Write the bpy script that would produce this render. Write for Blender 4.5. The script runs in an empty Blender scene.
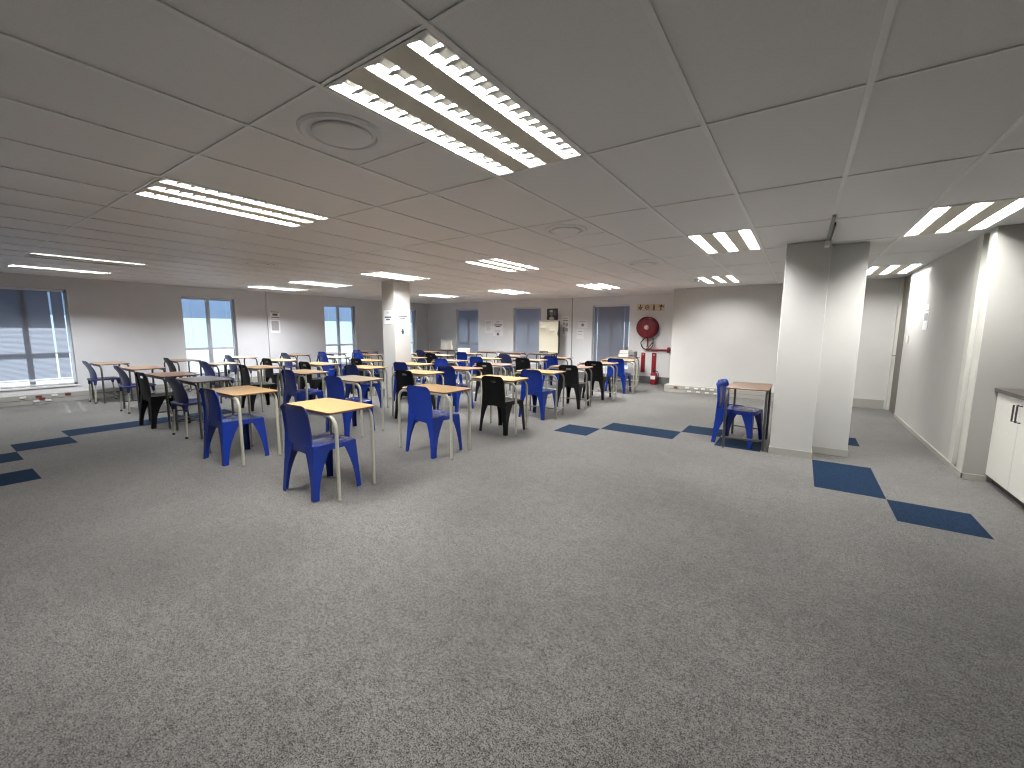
import bpy, bmesh, math, random
from mathutils import Vector, Matrix
random.seed(7)
S = bpy.context.scene
COL = S.collection
PI = math.pi

# ---------------------------------------------------------------- camera ----
H = 1.411                 # eye height
CE = 2.368                # ceiling height
FPX = 418.5
AR = Vector((0.823998, 0.566564, 0.005653))
AU = Vector((-0.076863, 0.101892, 0.991822))
AF = Vector((-0.561355, 0.817694, -0.127507))
cam = bpy.data.cameras.new('camera')
cam.sensor_width = 36.0
cam.lens = FPX / 1024 * 36
cam.clip_start = 0.02
camo = bpy.data.objects.new('camera', cam)
COL.objects.link(camo)
m = Matrix((AR, AU, -AF)).transposed().to_4x4()
m.translation = Vector((0, 0, H))
camo.matrix_world = m
S.camera = camo

def ray(u, v):
    return AF + AR * ((u - 512) / FPX) - AU * ((v - 384) / FPX)
def at_x(u, v, x):
    d = ray(u, v); return d * (x / d.x) + Vector((0, 0, H))
def at_y(u, v, y):
    d = ray(u, v); return d * (y / d.y) + Vector((0, 0, H))

# room planes (metres)
XL, YF, YB, XR, YK, YR, XK = -11.72, 11.42, 10.18, 1.397, 5.75, -4.4, 2.14
XBLK = -2.49

# ------------------------------------------------------------- materials ----
def new_mat(name):
    mt = bpy.data.materials.new(name); mt.use_nodes = True
    nt = mt.node_tree
    return mt, nt, nt.nodes['Principled BSDF']
def pm(name, col, rough=0.5, metal=0.0, spec=0.5, noise=0.0, nscale=40.0, bump=0.0, bscale=200.0, stretch=None):
    mt, nt, b = new_mat(name)
    b.inputs['Base Color'].default_value = (*col, 1)
    b.inputs['Roughness'].default_value = rough
    b.inputs['Metallic'].default_value = metal
    b.inputs['Specular IOR Level'].default_value = spec
    tc = nt.nodes.new('ShaderNodeTexCoord')
    src = tc.outputs['Object']
    if stretch:
        mp = nt.nodes.new('ShaderNodeMapping'); mp.inputs['Scale'].default_value = stretch
        nt.links.new(src, mp.inputs['Vector']); src = mp.outputs['Vector']
    n = nt.nodes.new('ShaderNodeTexNoise'); n.inputs['Scale'].default_value = nscale; n.inputs['Detail'].default_value = 4
    nt.links.new(src, n.inputs['Vector'])
    r = nt.nodes.new('ShaderNodeValToRGB')
    k = max(noise, 0.015)
    r.color_ramp.elements[0].position = 0.3; r.color_ramp.elements[1].position = 0.7
    r.color_ramp.elements[0].color = (*[c * (1 - k) for c in col], 1)
    r.color_ramp.elements[1].color = (*[min(1, c * (1 + k)) for c in col], 1)
    nt.links.new(n.outputs['Fac'], r.inputs['Fac'])
    nt.links.new(r.outputs['Color'], b.inputs['Base Color'])
    if bump > 0:
        n2 = nt.nodes.new('ShaderNodeTexNoise'); n2.inputs['Scale'].default_value = bscale
        nt.links.new(src, n2.inputs['Vector'])
        bp = nt.nodes.new('ShaderNodeBump'); bp.inputs['Strength'].default_value = bump; bp.inputs['Distance'].default_value = 0.002
        nt.links.new(n2.outputs['Fac'], bp.inputs['Height']); nt.links.new(bp.outputs['Normal'], b.inputs['Normal'])
    return mt
def carpet(name, dark, light, cloud=0.16, streak=False):
    """loop pile: coarse tufts and fine grain mixed, broad random lighter and darker clouds"""
    mt, nt, b = new_mat(name)
    b.inputs['Roughness'].default_value = 0.95
    b.inputs['Specular IOR Level'].default_value = 0.1
    b.inputs['Sheen Weight'].default_value = 0 if streak else .25; b.inputs['Sheen Roughness'].default_value = .5
    tc = nt.nodes.new('ShaderNodeTexCoord')
    src = tc.outputs['Object']
    if streak:
        mp = nt.nodes.new('ShaderNodeMapping'); mp.inputs['Scale'].default_value = (1, .25, 1)
        nt.links.new(src, mp.inputs['Vector']); src = mp.outputs['Vector']
    def noise(scale, detail, rough):
        n = nt.nodes.new('ShaderNodeTexNoise'); n.inputs['Scale'].default_value = scale
        n.inputs['Detail'].default_value = detail; n.inputs['Roughness'].default_value = rough
        nt.links.new(src, n.inputs['Vector']); return n
    n1 = noise(190, 3, .8); n2 = noise(60, 2, .6); n3 = noise(14, 2, .6)
    def mul(sock, k):
        q = nt.nodes.new('ShaderNodeMath'); q.operation = 'MULTIPLY'; q.inputs[1].default_value = k
        nt.links.new(sock, q.inputs[0]); return q.outputs[0]
    def add(p, q_):
        q = nt.nodes.new('ShaderNodeMath'); q.operation = 'ADD'
        nt.links.new(p, q.inputs[0]); nt.links.new(q_, q.inputs[1]); return q.outputs[0]
    mixv = add(add(mul(n1.outputs['Fac'], .74), mul(n2.outputs['Fac'], .20)), mul(n3.outputs['Fac'], .07))
    r = nt.nodes.new('ShaderNodeValToRGB')
    r.color_ramp.elements[0].position = 0.44; r.color_ramp.elements[1].position = 0.56
    r.color_ramp.elements[0].color = (*dark, 1); r.color_ramp.elements[1].color = (*light, 1)
    nt.links.new(mixv, r.inputs['Fac'])
    nw = nt.nodes.new('ShaderNodeTexNoise'); nw.inputs['Scale'].default_value = 0.9; nw.inputs['Detail'].default_value = 3
    nt.links.new(tc.outputs['Object'], nw.inputs['Vector'])
    mr = nt.nodes.new('ShaderNodeMapRange'); mr.inputs['From Min'].default_value = .35; mr.inputs['From Max'].default_value = .65
    mr.inputs['To Min'].default_value = 1 - cloud; mr.inputs['To Max'].default_value = 1 + cloud
    nt.links.new(nw.outputs['Fac'], mr.inputs['Value'])
    mx = nt.nodes.new('ShaderNodeVectorMath'); mx.operation = 'SCALE'
    nt.links.new(r.outputs['Color'], mx.inputs[0]); nt.links.new(mr.outputs['Result'], mx.inputs['Scale'])
    nt.links.new(mx.outputs['Vector'], b.inputs['Base Color'])
    bp = nt.nodes.new('ShaderNodeBump'); bp.inputs['Strength'].default_value = .5; bp.inputs['Distance'].default_value = .004
    nt.links.new(mixv, bp.inputs['Height']); nt.links.new(bp.outputs['Normal'], b.inputs['Normal'])
    return mt

M = {}
M['carpet'] = carpet('grey_carpet', (.010, .0098, .0092), (.180, .174, .164))
M['carpet_blue'] = carpet('blue_carpet', (.003, .011, .030), (.011, .027, .057), cloud=.08, streak=True)
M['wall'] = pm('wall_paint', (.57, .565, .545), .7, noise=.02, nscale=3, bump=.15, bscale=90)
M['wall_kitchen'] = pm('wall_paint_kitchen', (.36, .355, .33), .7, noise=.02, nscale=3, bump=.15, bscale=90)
M['wall_left'] = pm('wall_left_daylight_tint', (.66, .665, .685), .7, noise=.02, nscale=3, bump=.15, bscale=90)  # bluish tint puts cool daylight into the wall colour
M['wall_far'] = pm('wall_far_lightened', (.76, .76, .77), .7, noise=.02, nscale=3, bump=.15, bscale=90)  # lightened colour makes up for direct light missing on this wall
M['tile'] = pm('ceiling_tile', (.92, .91, .90), .5, noise=.05, nscale=260, bump=.25, bscale=300)
M['tbar'] = pm('ceiling_bar', (.97, .965, .955), .33, spec=.5, noise=.02)
M['void'] = pm('ceiling_void', (.05, .05, .05), .9)
M['white'] = pm('white_enamel', (.78, .77, .74), .4)
M['plate'] = pm('fixture_plate', (.82, .77, .64), .45)
M['blade'] = pm('louvre_blade', (.62, .62, .60), .5)
M['louvre'] = pm('louvre_aluminium', (.86, .86, .85), .10, metal=.95)
M['blue'] = pm('blue_plastic', (.006, .028, .235), .22, noise=.05, nscale=8)
M['navy'] = pm('navy_plastic', (.018, .026, .125), .4, noise=.05, nscale=8)
M['black'] = pm('black_plastic', (.005, .005, .0055), .48, spec=.2, noise=.1, nscale=8)
M['beech'] = pm('beech_laminate', (.47, .295, .125), .34, noise=.10, nscale=14, stretch=(1, 12, 12))
M['pale'] = pm('pale_laminate', (.50, .39, .26), .30, noise=.08, nscale=14, stretch=(1, 12, 12))
M['brown'] = pm('brown_laminate', (.29, .17, .10), .28, noise=.15, nscale=14, stretch=(1, 12, 12))
M['pink'] = pm('reddish_laminate', (.40, .23, .14), .28, noise=.12, nscale=14, stretch=(1, 12, 12))
M['edge'] = pm('laminate_edge', (.13, .07, .04), .5)
M['cream_tube'] = pm('cream_tube', (.40, .39, .32), .35, noise=.05)
M['dark_tube'] = pm('dark_tube', (.055, .055, .055), .35, noise=.1)
M['grey_tube'] = pm('grey_tube', (.24, .235, .21), .35, noise=.05)
M['rubber'] = pm('black_rubber', (.015, .015, .015), .7)
M['alu'] = pm('window_aluminium', (.74, .77, .84), .4)
M['alu_light'] = pm('pale_aluminium', (.62, .62, .57), .4)
M['dark_gap'] = pm('dark_channel', (.10, .10, .09), .6)
M['door'] = pm('door_leaf', (.16, .15, .13), .5, noise=.05)
M['trunk'] = pm('grey_trunking', (.36, .35, .32), .5)
M['trunk_dark'] = pm('dark_skirting', (.15, .15, .145), .6)
M['skirt'] = pm('pale_skirting', (.42, .41, .37), .5)
M['socket_white'] = pm('socket_white', (.75, .74, .71), .4)
M['socket_red'] = pm('socket_red', (.22, .045, .03), .4)
M['red'] = pm('fire_red', (.25, .012, .018), .38, noise=.08)
M['red_deep'] = pm('reel_red', (.115, .007, .013), .45, spec=.25, noise=.08)
M['red_dark'] = pm('hose_red', (.12, .008, .012), .5, noise=.15, nscale=30)
M['hub'] = pm('hub_pink', (.62, .36, .34), .5)
M['chrome'] = pm('bright_metal', (.7, .7, .7), .2, metal=1)
M['hose'] = pm('black_hose', (.03, .012, .012), .5)
M['paper'] = pm('white_paper', (.86, .86, .87), .8)
M['paper_cream'] = pm('flip_paper', (.80, .76, .60), .6)
M['ink'] = pm('grey_print', (.10, .10, .11), .8)
M['ink_soft'] = pm('faint_print', (.42, .42, .43), .8)
M['sign'] = pm('sign_beige', (.66, .57, .42), .5)
M['sign_ink'] = pm('sign_symbol', (.07, .016, .014), .6)
M['photo_black'] = pm('photo_black', (.012, .012, .013), .4)
M['photo_grey'] = pm('photo_grey', (.20, .20, .20), .5)
M['photo_pale'] = pm('photo_pale', (.65, .65, .64), .5)
M['cab'] = pm('cabinet_white', (.74, .73, .68), .35)
M['worktop'] = pm('dark_worktop', (.055, .045, .042), .3, noise=.3, nscale=60)
M['plinth'] = pm('dark_plinth', (.03, .028, .026), .5)
M['box'] = pm('white_card', (.74, .72, .66), .6)
M['box_grey'] = pm('grey_case', (.22, .22, .23), .5)
M['green'] = pm('green_marker', (.05, .13, .11), .5)
M['outside'] = pm('outside_paving', (.33, .35, .37), .9)

def translucent_mat(name, col, trans, fac):
    mt = bpy.data.materials.new(name); mt.use_nodes = True
    nt = mt.node_tree; nt.nodes.clear()
    o = nt.nodes.new('ShaderNodeOutputMaterial')
    d = nt.nodes.new('ShaderNodeBsdfDiffuse'); d.inputs['Color'].default_value = (*col, 1)
    t = nt.nodes.new('ShaderNodeBsdfTranslucent'); t.inputs['Color'].default_value = (*trans, 1)
    mx = nt.nodes.new('ShaderNodeMixShader'); mx.inputs['Fac'].default_value = fac
    nt.links.new(d.outputs[0], mx.inputs[1]); nt.links.new(t.outputs[0], mx.inputs[2]); nt.links.new(mx.outputs[0], o.inputs[0])
    return mt
M['slat'] = translucent_mat('blind_slat', (.45, .46, .50), (.72, .70, .76), .55)
M['slat_sun_toned'] = translucent_mat('blind_slat_sun_toned', (.40, .405, .44), (.38, .41, .50), .46)  # same slats, colour toned down to offset the sun behind
M['slat_dim_light'] = translucent_mat('blind_slat_dim_light', (.38, .385, .42), (.46, .45, .51), .45)  # same slats, weaker backlight put into a darker colour
M['shade'] = translucent_mat('sun_screen', (.36, .42, .50), (.46, .55, .68), .6)
def glass_mat():
    mt = bpy.data.materials.new('window_glass'); mt.use_nodes = True
    nt = mt.node_tree; nt.nodes.clear()
    o = nt.nodes.new('ShaderNodeOutputMaterial')
    t = nt.nodes.new('ShaderNodeBsdfTransparent'); t.inputs['Color'].default_value = (.90, .95, .97, 1)
    g = nt.nodes.new('ShaderNodeBsdfGlossy'); g.inputs['Roughness'].default_value = .03
    f = nt.nodes.new('ShaderNodeFresnel'); f.inputs['IOR'].default_value = 1.45
    mx = nt.nodes.new('ShaderNodeMixShader')
    nt.links.new(f.outputs[0], mx.inputs['Fac']); nt.links.new(t.outputs[0], mx.inputs[1]); nt.links.new(g.outputs[0], mx.inputs[2])
    nt.links.new(mx.outputs[0], o.inputs[0])
    return mt
M['glass'] = glass_mat()

# ---------------------------------------------------------- mesh helpers ----
class MB:
    """collects shapes, then links them as ONE mesh object"""
    def __init__(s): s.v = []; s.f = []; s.mi = []; s.mats = []
    def _m(s, mat):
        if mat not in s.mats: s.mats.append(mat)
        return s.mats.index(mat)
    def add(s, verts, faces, mat):
        o = len(s.v); k = s._m(mat)
        s.v += [tuple(v) for v in verts]
        for f in faces: s.f.append([i + o for i in f]); s.mi.append(k)
    def box(s, a, b, mat):
        x0, y0, z0 = [min(p, q) for p, q in zip(a, b)]; x1, y1, z1 = [max(p, q) for p, q in zip(a, b)]
        v = [(x0,y0,z0),(x1,y0,z0),(x1,y1,z0),(x0,y1,z0),(x0,y0,z1),(x1,y0,z1),(x1,y1,z1),(x0,y1,z1)]
        s.add(v, [(0,3,2,1),(4,5,6,7),(0,1,5,4),(1,2,6,5),(2,3,7,6),(3,0,4,7)], mat); return s
    def quad(s, pts, mat): s.add(pts, [tuple(range(len(pts)))], mat); return s
    def loft(s, rings, mat, cap0=True, cap1=True, closed=True):
        n = len(rings[0]); v = [p for r in rings for p in r]; f = []
        for k in range(len(rings) - 1):
            for i in range(n if closed else n - 1):
                j = (i + 1) % n
                f.append((k*n+i, k*n+j, (k+1)*n+j, (k+1)*n+i))
        if cap0: f.append(tuple(reversed(range(n))))
        if cap1: f.append(tuple(range((len(rings)-1)*n, len(rings)*n)))
        s.add(v, f, mat); return s
    def tube(s, pts, r, mat, n=10, closed=False):
        pts = [Vector(p) for p in pts]; rings = []
        L = len(pts); up = None
        for i, p in enumerate(pts):
            if closed: t = (pts[(i+1) % L] - pts[i-1]).normalized()
            else: t = (pts[min(i+1, L-1)] - pts[max(i-1, 0)]).normalized()
            if up is None:
                a = Vector((0,0,1)) if abs(t.z) < .9 else Vector((1,0,0))
                up = (a - t * a.dot(t)).normalized()
            else: up = (up - t * up.dot(t)).normalized()
            w = t.cross(up)
            rr = r[i] if isinstance(r, (list, tuple)) else r
            rings.append([p + (up * math.cos(2*PI*k/n) + w * math.sin(2*PI*k/n)) * rr for k in range(n)])
        if closed: rings.append(rings[0]); s.loft(rings, mat, False, False)
        else: s.loft(rings, mat)
        return s
    def cyl(s, c, ax, r, h, mat, n=32):
        """solid cylinder from c along axis 'x','y','z' by h"""
        d = {'x': Vector((1,0,0)), 'y': Vector((0,1,0)), 'z': Vector((0,0,1))}[ax]
        a = Vector((0,0,1)) if ax != 'z' else Vector((1,0,0)); w = d.cross(a)
        c = Vector(c)
        rg = lambda o, rr: [c + d*o + (a*math.cos(2*PI*k/n) + w*math.sin(2*PI*k/n))*rr for k in range(n)]
        s.loft([rg(0, r), rg(h, r)], mat); return s
    def lathe(s, c, prof, mat, n=40, ax='z'):
        """prof: list of (r, offset along axis)"""
        d = {'x': Vector((1,0,0)), 'y': Vector((0,1,0)), 'z': Vector((0,0,1))}[ax]
        a = Vector((0,0,1)) if ax != 'z' else Vector((1,0,0)); w = d.cross(a); c = Vector(c)
        s.loft([[c + d*o + (a*math.cos(2*PI*k/n) + w*math.sin(2*PI*k/n))*max(r, 1e-4) for k in range(n)] for r, o in prof], mat); return s
    def build(s, name, parent=None, smooth=False, bevel=0, seg=2, sub=0, solid=0, loc=None):
        me = bpy.data.meshes.new(name); me.from_pydata(s.v, [], s.f)
        for mt in s.mats: me.materials.append(M[mt])
        for p, k in zip(me.polygons, s.mi): p.material_index = k
        bm = bmesh.new(); bm.from_mesh(me); bmesh.ops.recalc_face_normals(bm, faces=bm.faces); bm.to_mesh(me); bm.free()
        o = bpy.data.objects.new(name, me); COL.objects.link(o)
        if solid:
            md = o.modifiers.new('solid', 'SOLIDIFY'); md.thickness = solid; md.offset = 0
        if bevel:
            md = o.modifiers.new('bevel', 'BEVEL'); md.width = bevel; md.segments = seg; md.limit_method = 'ANGLE'; md.angle_limit = math.radians(40)
        if sub:
            md = o.modifiers.new('sub', 'SUBSURF'); md.levels = sub; md.render_levels = sub
        if o.modifiers:
            dg = bpy.context.evaluated_depsgraph_get()
            nm = bpy.data.meshes.new_from_object(o.evaluated_get(dg)); nm.name = name
            o.modifiers.clear(); o.data = nm
        if smooth:
            o.data.polygons.foreach_set('use_smooth', [True] * len(o.data.polygons))
            o.data.set_sharp_from_angle(angle=math.radians(38))
        if parent: o.parent = parent
        if loc is not None: o.location = loc
        return o

def tag(o, label=None, cat=None, group=None, kind=None):
    if label: o['label'] = label
    if cat: o['category'] = cat
    if group: o['group'] = group
    if kind: o['kind'] = kind
    return o
def empty(name, loc=(0,0,0), rz=0, label=None, cat=None, group=None, kind=None):
    o = bpy.data.objects.new(name, None); COL.objects.link(o); o.empty_display_size = .1
    o.location = loc; o.rotation_euler = (0, 0, rz)
    return tag(o, label, cat, group, kind)
KIDS = {}
def kids(o):
    return [c for c in bpy.data.objects if c.parent == o]
def copy_tree(o, parent=None, cache={}):
    c = o.copy(); COL.objects.link(c)
    if parent: c.parent = parent
    if o.name not in KIDS: KIDS[o.name] = kids(o)
    for ch in KIDS[o.name]: copy_tree(ch, c)
    return c
def rrect(w, d, r, z=0, n=5, cx=0, cy=0):
    pts = []
    for sx, sy, a0 in ((1,1,0), (-1,1,PI/2), (-1,-1,PI), (1,-1,1.5*PI)):
        for k in range(n + 1):
            a = a0 + PI/2*k/n
            pts.append((cx + sx*(w/2 - r) + r*math.cos(a), cy + sy*(d/2 - r) + r*math.sin(a), z))
    return pts
def struct(o): return tag(o, kind='structure')

# ------------------------------------------------------------------ floor ---
FX, FY = .202, 5.6247
blue = {(0,-1),(0,-2),(1,-3),(0,2),(-6,-1),(-5,0),(-4,0),(-3,1),(-2,0),
        (-17,-9),(-17,-8),(-17,-7),(-17,-6),(-16,-10),(-15,-11),(-15,-12),(-13,-11),(-13,-12)}
fl = MB()
for i in range(-25, 4):
    for j in range(-21, 12):
        x0, x1 = max(FX+.5*i, XL-.02), min(FX+.5*i+.5, XK+.02)
        y0, y1 = max(FY+.5*j, YR-.02), min(FY+.5*j+.5, YF+.02)
        if x1 - x0 < .001 or y1 - y0 < .001: continue
        fl.quad([(x0,y0,0),(x1,y0,0),(x1,y1,0),(x0,y1,0)], 'carpet_blue' if (i, j) in blue else 'carpet')
struct(fl.build('floor'))

# ---------------------------------------------------------------- ceiling ---
CX, CY = -1.0545, 1.0487
lights = [(-1,0),(-5,0),(-13,0),(-16,0),
          (0,3),(3,3),(-5,3),(-9,3),(-13,3),(-16,3),
          (-1,6),(3,6),(-5,6),(-9,6),(-13,6)]
vents = [(-2,0),(-2,2),(-2,4),(-2,6),(-10,1.5),(-10,5.5),(-14,6)]     # 600 x 600 tiles
ventset = set(vents); lset = set(lights)
cl = MB(); gr = MB()
def inroom(x0, x1, y0, y1):
    return max(x0, XL), min(x1, XK), max(y0, YR), min(y1, YF)
for i in range(-18, 6):
    for j in range(-5, 9):
        if (i, j) in lset: continue
        cells = [(CY+1.2*j, CY+1.2*j+1.2)]
        for vj in (j, j + .5):
            if (i, vj) in ventset: cells = [(CY+1.2*j, CY+1.2*j+.6), (CY+1.2*j+.6, CY+1.2*j+1.2)]
        for a, b in cells:
            x0, x1, y0, y1 = inroom(CX+.6*i, CX+.6*i+.6, a, b)
            if x1 - x0 < .03 or y1 - y0 < .03: continue
            e, ey = -.002, .001
            cl.quad([(x0+e,y0+ey,CE+.0075),(x1-e,y0+ey,CE+.0075),(x1-e,y1-ey,CE+.0075),(x0+e,y1-ey,CE+.0075)], 'tile')
            if len(cells) == 2 and a == cells[0][0]:
                ym = CY+1.2*j+.6
                gr.box((CX+.6*i, ym-.008, CE+.002), (CX+.6*i+.6, ym+.008, CE+.005), 'tbar')
cl.box((XL-.1, YR-.1, CE+.22), (XK+.1, YF+.1, CE+.26), 'void')
struct(cl.build('ceiling'))
for i in range(-18, 7):
    x = CX+.6*i
    if XL < x < XK: gr.box((x-.012, YR, CE), (x+.012, YF, CE+.005), 'tbar')
for j in range(-5, 10):
    y = CY+1.2*j
    if YR < y < YF: gr.box((XL, y-.0075, CE+.002), (XK, y+.0075, CE+.005), 'tbar')
struct(gr.build('trim_1'))

# ------------------------------------------------------------------ walls ---
def wall_x(name, x, xo, y0, y1, holes, mat, z1=CE+.22):
    """wall in a plane of constant x with openings (ya, yb, za, zb)"""
    b = MB(); ys = y0
    for ya, yb, za, zb in sorted(holes):
        b.box((x, ys, 0), (xo, ya, z1), mat)
        b.box((x, ya, 0), (xo, yb, za), mat); b.box((x, ya, zb), (xo, yb, z1), mat); ys = yb
    b.box((x, ys, 0), (xo, y1, z1), mat)
    return struct(b.build(name))
def wall_y(name, y, yo, x0, x1, holes, mat, z1=CE+.22):
    b = MB(); xs = x0
    for xa, xb, za, zb in sorted(holes):
        b.box((xs, y, 0), (xa, yo, z1), mat)
        b.box((xa, y, 0), (xb, yo, za), mat); b.box((xa, y, zb), (xb, yo, z1), mat); xs = xb
    b.box((xs, y, 0), (x1, yo, z1), mat)
    return struct(b.build(name))
SILL, HEAD = .31, 2.135
LW = [(.76, 1.91), (3.73, 4.82), (7.21, 8.27), (9.75, 10.82)]
FW = [(-10.31, -9.26), (-7.80, -6.75), (-5.03, -3.93)]
wall_x('wall_left', XL, XL-.22, YR-.2, YF+.2, [(a, b, SILL, HEAD) for a, b in LW], 'wall_left')
wall_y('wall_far', YF, YF+.22, XL-.2, XBLK, [(a, b, SILL, HEAD) for a, b in FW], 'wall_far')
struct(MB().box((XBLK, YB, 0), (XR+.25, YF+.22, CE+.22), 'wall').build('wall_block'))
struct(MB().box((XL-.2, YR, 0), (XK+.2, YR-.2, CE+.22), 'wall').build('wall_back'))
wr = MB()
wr.box((XR, 6.2, 0), (XR+.25, 9.38, CE+.22), 'wall')
wr.box((XR+.07, 5.93, 0), (XR+.25, 6.2, CE+.22), 'dark_gap')
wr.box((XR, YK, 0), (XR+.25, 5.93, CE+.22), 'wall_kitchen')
wr.box((XR+.12, 9.38, 0), (XR+.25, YB, CE+.22), 'wall')
struct(wr.build('wall_right'))
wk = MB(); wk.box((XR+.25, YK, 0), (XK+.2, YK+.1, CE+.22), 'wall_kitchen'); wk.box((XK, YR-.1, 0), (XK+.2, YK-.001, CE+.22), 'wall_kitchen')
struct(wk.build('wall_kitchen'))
# aluminium channel and door jamb trims on the right wall
t = MB(); t.box((XR-.006, 6.09, 0.055), (XR+.07, 6.22, CE), 'alu_light'); t.box((XR-.006, 5.755, .055), (XR+.02, 5.925, CE), 'alu_light')
struct(t.build('trim_2'))
# pilaster on window wall with a slim cable duct beside it, conduit on the far wall
struct(MB().box((XL, 5.57, 0), (XL+.05, 6.02, CE), 'wall_left').build('trim_3'))
t = MB(); xc = at_y(572, 330, YF).x; t.box((xc-.012, YF-.02, .2), (xc+.012, YF, CE), 'trunk'); struct(t.build('trim_4'))
t = MB(); t.box((XL+.02, YF-.05, .16), (XL+.07, YF, CE), 'wall_far'); struct(t.build('trim_5'))

# baseboards and cable trunking with power sockets
def sockets(root, spots, plane, depth):
    """spots: (along, z, red) on a trunking face"""
    for a, z, red in spots:
        mt = 'socket_red' if red else 'socket_white'
        b = MB()
        if plane == 'x':
            b.box((XL+depth, a-.04, z-.018), (XL+depth+.012, a+.04, z+.018), mt)
            for q in (-.025, .025): b.box((XL+depth+.012, a+q-.012, z-.008), (XL+depth+.018, a+q+.012, z+.012), 'socket_white' if not red else 'socket_red')
        else:
            b.box((a-.04, YB-depth, z-.017), (a+.04, YB-depth-.012, z+.017), mt)
            for q in (-.025, .025): b.box((a+q-.012, YB-depth-.012, z-.008), (a+q+.012, YB-depth-.018, z+.012), mt)
        o = b.build('socket', root)
        if red: o['label'] = 'red socket'
bl = MB(); bl.box((XL, YR, .0), (XL+.07, YF-.06, .17), 'trunk'); bl.box((XL+.07, YR, .078), (XL+.073, YF-.06, .082), 'dark_gap')
blo = struct(bl.build('baseboard_left'))
sockets(blo, [(1.16, .135, 0), (1.36, .135, 1), (1.56, .135, 0), (1.74, .135, 1), (1.32, .05, 0), (1.47, .05, 0), (1.40, .09, 1)], 'x', .07)
bf = MB(); bf.box((XL+.07, YF-.05, 0), (XBLK, YF, .19), 'trunk_dark'); struct(bf.build('baseboard_far'))
bb = MB(); bb.box((XBLK-.09, YB-.08, 0), (.52, YB, .16), 'trunk'); bb.box((XBLK-.09, YB, 0), (XBLK, YB+.4, .16), 'trunk'); bb.box((XBLK-.09, YB-.083, .078), (.52, YB-.08, .082), 'dark_gap')
bb.box((.52, YB-.04, 0), (1.34, YB, .17), 'trunk')
bbo = struct(bb.build('baseboard_block'))
sockets(bbo, [(-2.32, .12, 1), (-2.07, .12, 0), (-1.88, .12, 0), (-1.73, .12, 0), (-1.55, .12, 0), (-2.02, .045, 0), (-1.83, .045, 0), (-1.65, .045, 0), (-1.47, .045, 0)], 'y', .08)
br = MB(); br.box((XR-.012, YK-.012, 0), (XR, 9.38, .055), 'skirt'); br.box((XR-.012, YK-.012, 0), (1.56, YK, .055), 'skirt'); struct(br.build('baseboard_right'))

# near double pier and the square column among the desks
def pillar(name, x0, x1, y0, y1, skirt, label):
    r = empty(name, ((x0+x1)/2, (y0+y1)/2, 0), kind='structure')
    b = MB(); w, d = (x1-x0)/2, (y1-y0)/2
    b.box((-w, -d, 0), (w, d, CE), 'wall'); b.build('shaft', r, bevel=.006, smooth=False)
    if skirt:
        b = MB(); b.box((-w-.008, -d-.008, 0), (w+.008, d+.008, .075), 'skirt'); b.build('skirting', r)
    r['label'] = label
    return r
pillar('column_near', -.21, .19, 5.65, 6.15, True, 'nearest white square pier beside the lone desk')
pillar('column_right', .192, .53, 5.98, 6.5, True, 'white pier set back behind right side of nearest pier')
pillar('column_middle', -7.11, -6.74, 5.65, 6.07, False, 'white square column standing among the desks')

# ---------------------------------------------------------------- windows ---
def window(name, axis, a, b):
    """window filling an opening of the left ('x') or far ('y') wall"""
    r = empty(name, kind='structure')
    dp = .15
    def bx(bm, a0, z0, a1, z1, d0, d1, mt):
        if axis == 'x': bm.box((XL-d0, a0, z0), (XL-d1, a1, z1), mt)
        else: bm.box((a0, YF+d0, z0), (a1, YF+d1, z1), mt)
    mid = (a+b)/2; tr = .93
    f = MB()
    for q0, q1 in ((a, a+.03), (b-.03, b)): bx(f, q0, SILL, q1, HEAD, dp-.03, dp+.03, 'alu')
    bx(f, a, SILL, b, SILL+.03, dp-.03, dp+.03, 'alu'); bx(f, a, HEAD-.05, b, HEAD, dp-.03, dp+.03, 'alu')
    f.build('window_frame', r)
    f = MB(); bx(f, mid-.035, SILL, mid+.035, HEAD, dp-.035, dp+.03, 'alu'); f.build('mullion', r)
    f = MB(); bx(f, a, tr-.025, b, tr+.025, dp-.032, dp+.03, 'alu'); f.build('transom', r)
    for q0, q1 in ((a+.03, mid-.035), (mid+.035, b-.03)):
        for z0, z1 in ((SILL+.03, tr-.025), (tr+.025, HEAD-.05)):
            f = MB(); bx(f, q0, z0, q1, z1, dp-.004, dp+.004, 'glass'); f.build('glass_pane', r)
    f = MB(); bx(f, a-.02, SILL-.03, b+.02, SILL, -.02, dp-.03, 'white'); f.build('window_sill', r)
    return r
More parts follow.
